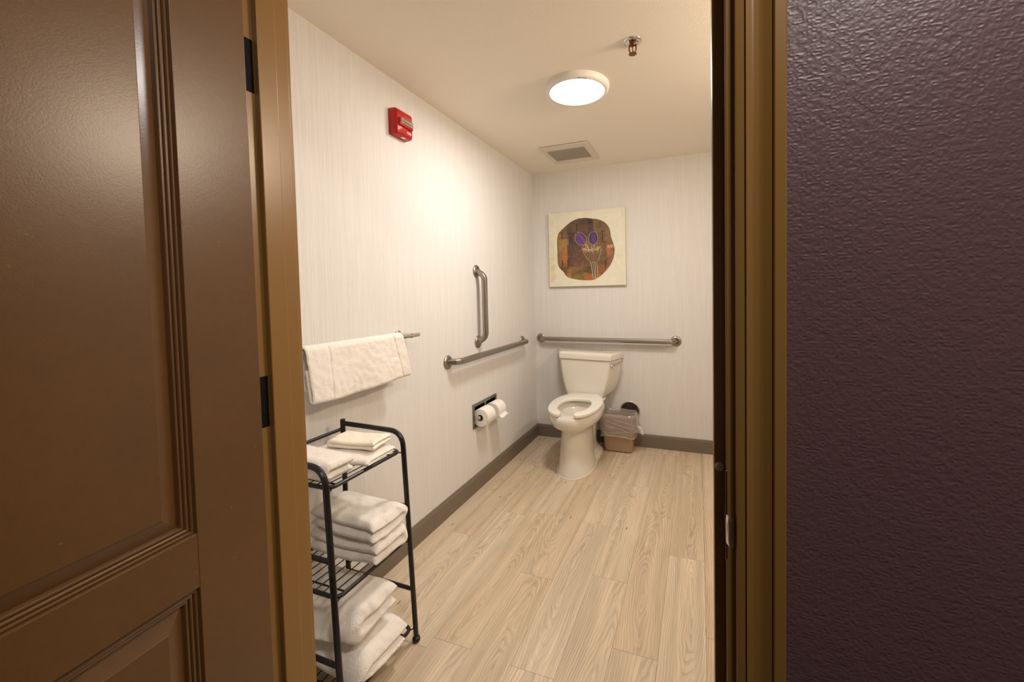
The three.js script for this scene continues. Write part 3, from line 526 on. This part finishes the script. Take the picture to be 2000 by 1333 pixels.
// ------------------------------------------------------------------ toilet
{
  const t = thing('toilet', 'white two-piece toilet with open-front seat in the corner', 'toilet', [0.478, 0, 0]); t.rotation.y = 2.2 * Math.PI / 180;
  const egg = (y, hw, zb, zf, pw = 2.3, n = 72, flat = 0.62) => { const o = [], zc = zb + (zf - zb) * 0.46, lb = zc - zb, lf = zf - zc; for (let i = 0; i < n; i++) { const a = -i / n * Math.PI * 2, c = Math.cos(a), s = Math.sin(a), e = s > 0 ? 2 / 2.05 : 2 / pw; o.push(V(hw * Math.sign(c) * Math.pow(Math.abs(c), s > 0 ? 2 / 2.2 : 2 / pw), y, zc + (s > 0 ? lf : lb) * Math.sign(s) * Math.pow(Math.abs(s), e))); } return o; };
  const B = [[0.0, 0.125, 0.30, 0.727], [0.012, 0.124, 0.30, 0.726], [0.03, 0.120, 0.30, 0.721], [0.06, 0.114, 0.30, 0.713], [0.12, 0.107, 0.30, 0.703], [0.20, 0.101, 0.29, 0.696], [0.265, 0.098, 0.28, 0.693], [0.292, 0.099, 0.27, 0.694], [0.303, 0.103, 0.25, 0.698], [0.310, 0.118, 0.23, 0.714], [0.318, 0.138, 0.225, 0.735], [0.330, 0.157, 0.22, 0.755], [0.346, 0.171, 0.215, 0.769], [0.368, 0.180, 0.21, 0.777], [0.395, 0.183, 0.205, 0.781], [0.410, 0.180, 0.205, 0.777], [0.416, 0.175, 0.21, 0.772]];
  const rings = B.map(([y, w, b, f]) => egg(y, w, b, f, 3.0));
  for (const [y, w, b, f] of [[0.416, 0.128, 0.335, 0.715], [0.408, 0.120, 0.345, 0.705], [0.395, 0.126, 0.34, 0.712], [0.375, 0.126, 0.34, 0.712], [0.368, 0.121, 0.345, 0.705], [0.31, 0.108, 0.36, 0.675], [0.26, 0.075, 0.39, 0.61], [0.235, 0.055, 0.42, 0.56]]) rings.push(egg(y, w, b, f, 2.1));
  obj('bowl', loft(rings, { crease: 0.55 }), M.porcelain, t);
  obj('water', (() => { const g = new THREE.CircleGeometry(1, 40); g.rotateX(-Math.PI / 2); g.scale(0.066, 1, 0.095); g.translate(0, 0.2505, 0.495); return g; })(), mat({ color: 0xd8d6cc, roughness: 0.03 }), t);
  // trapway and rear foot behind the column, then the shelf the tank stands on
  obj('base', loft([[0, 0.137, 0.10, 0.50], [0.018, 0.137, 0.10, 0.50], [0.028, 0.128, 0.105, 0.49], [0.05, 0.098, 0.11, 0.47], [0.10, 0.085, 0.12, 0.46], [0.25, 0.09, 0.09, 0.40], [0.36, 0.13, 0.05, 0.30], [0.40, 0.15, 0.045, 0.285], [0.408, 0.145, 0.05, 0.28]].map(([y, w, b, f]) => egg(y, w, b, f, 3)), { crease: 0.6 }), M.porcelain, t);
  for (const s of [-1, 1]) { const g = lathe([[0, 0.030], [0.006, 0.029], [0.011, 0.024], [0.0125, 0.012], [0.0125, 0]], 20); g.translate(s * 0.118, 0.018, 0.33); obj('bolt_cap', g, M.porcelain, t); }
  obj('caulk_line', tube(egg(0.002, 0.127, 0.28, 0.732, 3, 60), 0.0042, 8, true), M.caulk, t);
  // open-front seat
  const st = new THREE.Shape(); const y0 = 0.205, yf = 0.772;
  const half = [[0.092, y0], [0.118, y0 + 0.030], [0.160, y0 + 0.115], [0.178, y0 + 0.20], [0.182, y0 + 0.27], [0.176, y0 + 0.36], [0.160, y0 + 0.44], [0.128, y0 + 0.515], [0.092, y0 + 0.555], [0.062, y0 + 0.566], [0.050, y0 + 0.556], [0.050, y0 + 0.505], [0.072, y0 + 0.475], [0.096, y0 + 0.425], [0.109, y0 + 0.35], [0.106, y0 + 0.28], [0.092, y0 + 0.215], [0.062, y0 + 0.175], [0.02, y0 + 0.163]];
  const cv = new THREE.CatmullRomCurve3(half.slice(2).map(([x, z]) => V(x, 0, z)), false, 'centripetal', 0.5).getPoints(90);
  const outl = [[-0.088, y0], [0.088, y0], [0.098, y0 + 0.004], ...half.slice(1, 2), ...cv.map(p => [p.x, p.z])];
  const left = [...half.slice(1, 2), ...cv.map(p => [p.x, p.z])].reverse().map(([x, z]) => [-x, z]);
  const poly = [...outl, ...left, [-0.098, y0 + 0.004]];
  st.setFromPoints(poly.map(([x, z]) => new THREE.Vector2(x, -z)));
  const sg = new THREE.ExtrudeGeometry(st, { depth: 0.012, bevelEnabled: true, bevelThickness: 0.006, bevelSize: 0.006, bevelOffset: -0.006, bevelSegments: 4, curveSegments: 4 }); sg.rotateX(-Math.PI / 2); sg.translate(0, 0.4275, 0);
  obj('seat', toCreasedNormals(sg, 0.5), M.seat, t);
  for (const s of [-1, 1]) obj('seat_hinge', rbox(s * 0.075 - 0.018, s * 0.075 + 0.018, 0.408, 0.438, 0.188, 0.228, 0.006, 3), M.seat, t);
  // tank: back wider than front, bevelled front corners, tapering down
  const tank = new THREE.Group(); tank.name = 'tank'; t.add(tank); tank.position.set(-0.008, 0.409, 0); tank.rotation.z = -1.9 * Math.PI / 180;
  const plan = (y, wb, wf, zb, zf, r = 0.014) => { // rounded trapezoid
    const c = [V(wb, y, zb), V(wf, y, zf), V(-wf, y, zf), V(-wb, y, zb)], o = [];
    for (let i = 0; i < 4; i++) { const a = c[(i + 3) % 4], b = c[i], d = c[(i + 1) % 4], p = b.clone().add(a.clone().sub(b).setLength(r)), q = b.clone().add(d.clone().sub(b).setLength(r)); for (let k = 0; k <= 6; k++) { const s = k / 6; o.push(p.clone().multiplyScalar((1 - s) ** 2).add(b.clone().multiplyScalar(2 * s * (1 - s))).add(q.clone().multiplyScalar(s * s))); } }
    return o;
  };
  obj('tank_body', loft([[0.0, 0.155, 0.122], [0.006, 0.175, 0.134], [0.02, 0.193, 0.141], [0.05, 0.215, 0.151], [0.10, 0.235, 0.164], [0.16, 0.248, 0.176], [0.22, 0.256, 0.186], [0.295, 0.262, 0.194]].map(([y, b, f]) => plan(y, b, f, 0.018, 0.190 + 0.012 * y / 0.3)), { crease: 0.45 }), M.porcelain, tank);
  obj('tank_lid', loft([[0.297, 0.260, 0.192, 0.016, 0.206], [0.301, 0.273, 0.201, 0.010, 0.214], [0.330, 0.276, 0.203, 0.010, 0.216], [0.343, 0.274, 0.201, 0.012, 0.213], [0.350, 0.268, 0.196, 0.016, 0.206], [0.353, 0.256, 0.186, 0.025, 0.192]].map(([y, b, f, z0, z1]) => plan(y, b, f, z0, z1, 0.012)), { crease: 0.6 }), M.porcelain, tank);
  // lever on the bevelled right face
  const fa = V(0.191, 0.25, 0.200), fb = V(0.259, 0.25, 0.018), fd = fb.clone().sub(fa).normalize(), fn = V(-fd.z, 0, fd.x).normalize(); if (fn.x < 0) fn.negate();
  const pv = fa.clone().addScaledVector(fd, 0.035).addScaledVector(V(0, 1, 0), 0.005);
  const lv = obj('flush_lever', [(() => { const g = lathe([[0.014, 0], [0.014, 0.006], [0.010, 0.011], [0.007, 0.02], [0, 0.021]], 24); g.applyQuaternion(new THREE.Quaternion().setFromUnitVectors(V(0, 1, 0), fn)); g.translate(pv.x, pv.y, pv.z); return g; })(),
    tube(fillet([pv.clone().addScaledVector(fn, 0.017).addScaledVector(fd, -0.012), pv.clone().addScaledVector(fn, 0.022).addScaledVector(fd, 0.03).add(V(0, 0.012, 0)), pv.clone().addScaledVector(fn, 0.026).addScaledVector(fd, 0.105).add(V(0, 0.024, 0))], 0.02), s => 0.010 - 0.004 * s, 12)], M.chrome, tank); tag(lv, 'chrome flush lever');
}

// ------------------------------------------------------------------ cleanout cover and waste basket
{
  const t = thing('cleanout_cover', 'round polished metal wall plate behind the waste basket', 'wall plate', [0.797, 0.278, 0]);
  const ring = lathe([[0.078, 0.0005], [0.0790, 0.006], [0.0775, 0.0115], [0.073, 0.0140], [0.0675, 0.0115], [0.066, 0.004]], 56); ring.rotateX(Math.PI / 2); obj('rim', ring, mat({ color: 0xd9d6d0, roughness: 0.28, metalness: 1 }), t);
  const dish = lathe([[0.067, 0.0042], [0.05, 0.003], [0.025, 0.0036], [0, 0.005]], 48); dish.rotateX(Math.PI / 2); obj('disc', dish, mat({ color: 0x8a827a, roughness: 0.22, metalness: 1 }), t);
}
{
  const t = thing('waste_basket', 'small tan plastic waste basket with clear liner beside the toilet', 'waste basket', [0.73, 0, 0.118]);
  const rect = (y, hx, hz, r, cz = 0) => { const o = []; for (const [sx, sz, q] of [[1, 1, 0], [-1, 1, 1], [-1, -1, 2], [1, -1, 3]]) for (let i = 0; i <= 5; i++) { const a = (q + i / 5) * Math.PI / 2; o.push(V(sx * (hx - r) + r * Math.cos(a), y, cz + sz * (hz - r) + r * Math.sin(a))); } return o.reverse(); };
  const lv = [[0.006, 0.098, 0.056, 0.022], [0.010, 0.103, 0.060, 0.022], [0.155, 0.115, 0.074, 0.025], [0.16, 0.118, 0.077, 0.025], [0.265, 0.125, 0.086, 0.026], [0.272, 0.130, 0.090, 0.028], [0.276, 0.130, 0.090, 0.028], [0.276, 0.123, 0.083, 0.024], [0.16, 0.112, 0.071, 0.022], [0.014, 0.098, 0.055, 0.02]];
  obj('bin', loft(lv.map(a => rect(...a)), { crease: 0.6 }), M.bin, t);
  for (const [x, z] of [[1, 1], [-1, 1], [-1, -1], [1, -1]]) obj('foot', new THREE.CylinderGeometry(0.006, 0.005, 0.0075, 10).translate(x * 0.082, 0.00375, z * 0.042), M.bin, t);
  // liner: inside skirt, over the rim, hanging loose outside
  const bl = [[0.10, 0.104, 0.063, 0.02], [0.18, 0.108, 0.068, 0.022], [0.25, 0.114, 0.075, 0.024], [0.288, 0.122, 0.083, 0.026], [0.296, 0.130, 0.091, 0.03], [0.288, 0.136, 0.097, 0.032], [0.265, 0.137, 0.099, 0.032], [0.235, 0.136, 0.099, 0.032], [0.205, 0.136, 0.099, 0.032], [0.175, 0.135, 0.098, 0.034], [0.150, 0.133, 0.096, 0.036], [0.128, 0.130, 0.093, 0.036]];
  const rr = (y, hx, hz, r) => { const o = []; const N = 96; for (let i = 0; i < N; i++) { const a = -i / N * Math.PI * 2, c = Math.cos(a), s = Math.sin(a), p = 2 / 5.5; o.push(V(hx * Math.sign(c) * Math.abs(c) ** p, y, hz * Math.sign(s) * Math.abs(s) ** p)); } return o; };
  const bag = bl.map(([y, x, z, r], j) => rr(y, x, z, r).map((p, i) => {
    const out = j >= 4, a = i / 96 * Math.PI * 2; const k = out ? 1 : 0.6;
    const crease = Math.sin(p.x * 70 + p.y * 95 + 2 * Math.sin(p.y * 40)) * 0.003 + 0.011 * n3(p.x * 28, p.y * 34, p.z * 28, 8) + 0.004 * n3(p.x * 70, p.y * 80, p.z * 70, 9);
    const l = Math.hypot(p.x, p.z); const q = V(p.x * (1 + k * crease / l), p.y + 0.006 * n3(a * 3, j, 0, 3) + (j === bl.length - 1 ? 0.008 * Math.sin(a * 3 + 0.7) : 0), p.z * (1 + k * crease / l));
    // gathered toward the knot on the right
    if (out && p.x > 0.06) { const f = Math.exp(-(((p.y - 0.195) / 0.05) ** 2)) * clamp((p.x - 0.06) / 0.07, 0, 1); q.x += 0.012 * f; }
    return q;
  }));
  const lin = obj('liner', loft(bag, { close0: true, close1: false, crease: 0.35 }), M.bag, t); tag(lin, 'clear plastic bin liner');
  const kp = [V(0.138, 0.204, 0.02), V(0.156, 0.196, 0.022), V(0.164, 0.186, 0.024), V(0.170, 0.172, 0.024), V(0.176, 0.158, 0.026), V(0.179, 0.146, 0.026)];
  const kn = tube(new THREE.CatmullRomCurve3(kp).getPoints(26), s => 0.007 + 0.006 * Math.exp(-(((s - 0.38) / 0.13) ** 2)) + 0.003 * s, 14);
  { const p = kn.attributes.position; for (let i = 0; i < p.count; i++) { const a = n3(p.getX(i) * 160, p.getY(i) * 160, p.getZ(i) * 160, 4) * 0.003; p.setXYZ(i, p.getX(i) + a, p.getY(i) + a * 0.4, p.getZ(i) - a); } kn.computeVertexNormals(); }
  tag(obj('knot', kn, M.bagKnot, lin), 'knotted tail of the liner');
  for (const [x0, y0, x1, y1] of [[-0.12, 0.262, 0.13, 0.205], [-0.11, 0.225, 0.02, 0.198], [-0.03, 0.240, 0.125, 0.198], [0.02, 0.215, 0.09, 0.17], [-0.10, 0.16, 0.12, 0.185], [-0.05, 0.275, 0.11, 0.238]]) {
    const pts = []; for (let i = 0; i <= 16; i++) { const s = i / 16; pts.push(V(mix(x0, x1, s), mix(y0, y1, s) - 0.008 * Math.sin(s * 3.1), 0.0995 + 0.0015 * Math.sin(s * 3.1))); }
    obj('fold', tube(pts, s => 0.0008 + 0.0022 * Math.sin(Math.PI * s), 8), M.bag, lin);
  }
  obj('hem', tube(bag[bag.length - 1], 0.0016, 6, true), M.bagKnot, lin);
}

// ------------------------------------------------------------------ shelf rack
const RK = { z0: 2.100, z1: 2.420, xb: 0.062, top: 0.757 };
const legX = y => mix(0.366, 0.338, clamp(y / 0.70, 0, 1));
{
  const t = thing('shelf_rack', 'black metal three-tier wire shelf rack holding folded towels', 'shelf', [0, 0, 0]);
  const r = 0.0088;
  for (const z of [RK.z0, RK.z1]) {
    obj('back_post', tube([V(RK.xb, 0.014, z), V(RK.xb, 0.772, z)], r, 14), M.black, t);
    obj('front_leg', tube(fillet([V(RK.xb + 0.004, 0.757, z), V(0.335, 0.752, z), V(legX(0.5), 0.5, z), V(legX(0), 0.014, z)], 0.055, 10), r, 14), M.black, t);
    for (const y of [0.487, 0.189]) obj('crossbar', tube([V(RK.xb, y + 0.004, z), V(legX(y), y, z)], 0.0072, 12), M.black, t);
    for (const x of [RK.xb, legX(0)]) { const g = lathe([[0, 0], [0.009, 0.0005], [0.0135, 0.006], [0.0135, 0.014], [0.010, 0.02], [0, 0.021]], 20); g.translate(x, 0, z); obj('foot', g, M.black, t); }
  }
  obj('back_rail', tube([V(RK.xb, 0.737, RK.z0), V(RK.xb, 0.737, RK.z1)], 0.0062, 12), M.black, t);
  for (const y of [0.688, 0.372, 0.060]) {
    const s = new THREE.Group(); s.name = 'wire_shelf'; t.add(s);
    const a0 = RK.xb + 0.010, a1 = legX(y) - 0.004, b0 = RK.z0 + 0.016, b1 = RK.z1 - 0.016, q = 0.022;
    const loop = []; for (const [cx, cz, k] of [[a1 - q, b1 - q, 0], [a0 + q, b1 - q, 1], [a0 + q, b0 + q, 2], [a1 - q, b0 + q, 3]]) for (let i = 0; i <= 6; i++) { const a = (k + i / 6) * Math.PI / 2; loop.push(V(cx + q * Math.cos(a), y, cz + q * Math.sin(a))); }
    obj('shelf_frame', tube(loop, 0.0062, 12, true), M.black, s);
    for (const z of [b0 + 0.032, b1 - 0.032]) obj('support_wire', tube([V(a0, y - 0.003, z), V(a1, y - 0.003, z)], 0.0026, 8), M.black, s);
    const n = 9; for (let i = 1; i < n; i++) { const x = mix(a0, a1, i / n); obj('wire', tube([V(x, y + 0.001, b0), V(x, y + 0.001, b1)], 0.0017, 8), M.black, s); }
    for (const [x, xx] of [[a0, RK.xb], [a1, legX(y)]]) for (const [z, zz] of [[b0 + 0.008, RK.z0], [b1 - 0.008, RK.z1]]) obj('bracket', tube([V(x, y - 0.002, z), V(xx, y - 0.010, zz)], 0.0022, 8), M.black, s);
  }
}

// ------------------------------------------------------------------ folded towels on the rack
// layers of one sheet folded over itself; near folds face the doorway
function foldPath(d, t, layers, flip = false) {
  const p = []; const g = t * 1.02;
  for (let i = 0; i < layers; i++) {
    const y = g * (i + 0.5), near = d / 2 - g / 2, far = -d / 2 + g / 2;
    const odd = (i % 2 === 0) !== flip;                 // even layers run far -> near, then turn at the near side
    p.push([odd ? far : near, y]); p.push([0, y]); p.push([odd ? near : far, y]);
    if (i < layers - 1) p.push(...arc(odd ? near : far, y + g / 2, g / 2, -Math.PI / 2, odd ? Math.PI / 2 : -Math.PI * 1.5, 8).slice(1, -1));
  }
  return p;
}
function foldedTowel(label, [x0, x1], zc, y0, d, t, layers, o = {}) {
  const { yaw = 0, s = 1, amp = 1, m = M.towel, group, tilt = 0, sag = 0.006, name = 'folded_towel', nw = 44, flip = false, droop = 0 } = o;
  const th = thing(name, label, 'towel', [(x0 + x1) / 2, y0, zc], group); th.rotation.y = yaw;
  const W = (x1 - x0) / 2, H = t * layers * 1.02;
  const g = cloth(foldPath(d, t, layers, flip), t * 0.985, -W, W, (p, q, w) => V(w, q, p), { nw, step: 0.0055, soft: Math.max(0.006, t * 0.5), wobble: (v) => {
    const h = v.y / H, a = amp;
    const nx = n3(v.x * 9 + s, v.z * 9, v.y * 12, s), ny = n3(v.x * 7, v.z * 7 + s, 0, s + 3), nz = n3(v.x * 8, v.z * 10 + s, v.y * 25, s + 5), f = n3(v.x * 45, v.z * 45, v.y * 45, s + 9);
    const ex = Math.abs(v.x) / W, ez = Math.abs(v.z) / (d / 2);
    v.y += a * (ny * 0.014 * h + f * 0.0035 * h) - sag * h * 0.6 * (Math.pow(ex, 8) + Math.pow(ez, 5)) + tilt * v.x * h;
    v.x += a * (nx * 0.016 + f * 0.004); v.z += a * (nz * 0.016 + f * 0.004); v.y = Math.max(v.y, 0.0004); const over = Math.max(0, (x0 + x1) / 2 + v.x - 0.338) / 0.05; v.y -= droop * over * over; return v;
  } });
  obj('terry_cloth', g, m, th); return th;
}
foldedTowel('lower thick white towel of the pair on the middle shelf', [0.085, 0.370], 2.216, 0.3805, 0.160, 0.0358, 2, { s: 11, yaw: 0.02, amp: 1.3, sag: 0.003, flip: true, droop: 0.022, group: 'folded towels on the middle shelf' });
foldedTowel('upper thick white towel of the pair on the middle shelf', [0.088, 0.368], 2.216, 0.4565, 0.160, 0.0365, 2, { s: 23, yaw: -0.02, amp: 1.4, sag: 0.006, flip: true, droop: 0.022, group: 'folded towels on the middle shelf' });
foldedTowel('white bath towel at the bottom of the rack', [0.085, 0.385], 2.245, 0.0665, 0.200, 0.052, 2, { s: 37, yaw: -0.05, amp: 1.5, sag: 0.022, tilt: -0.10, group: 'folded towels on the bottom shelf' });
foldedTowel('plump white bath towel resting on another on the bottom shelf', [0.088, 0.366], 2.262, 0.187, 0.190, 0.056, 2, { s: 53, yaw: 0.05, amp: 1.6, sag: 0.024, group: 'folded towels on the bottom shelf' });
foldedTowel('flat folded hand towel under the washcloth on the top shelf', [0.09, 0.342], 2.205, 0.6965, 0.15, 0.0140, 2, { s: 71, yaw: 0.03, sag: 0.006, group: 'folded towels on the top shelf' });
foldedTowel('white towel with a rounded fold nearest the doorway on the top shelf', [0.085, 0.325], 2.342, 0.6965, 0.112, 0.030, 2, { s: 83, yaw: -0.04, amp: 1.2, sag: 0.008, group: 'folded towels on the top shelf' });
foldedTowel('small cream washcloth folded on top of the hand towel', [0.185, 0.285], 2.190, 0.7285, 0.190, 0.0135, 2, { s: 97, yaw: -Math.PI / 2 + 0.16, m: M.cloth, sag: 0.003, name: 'washcloth', group: 'folded towels on the top shelf' });

renderer.render(scene, camera);
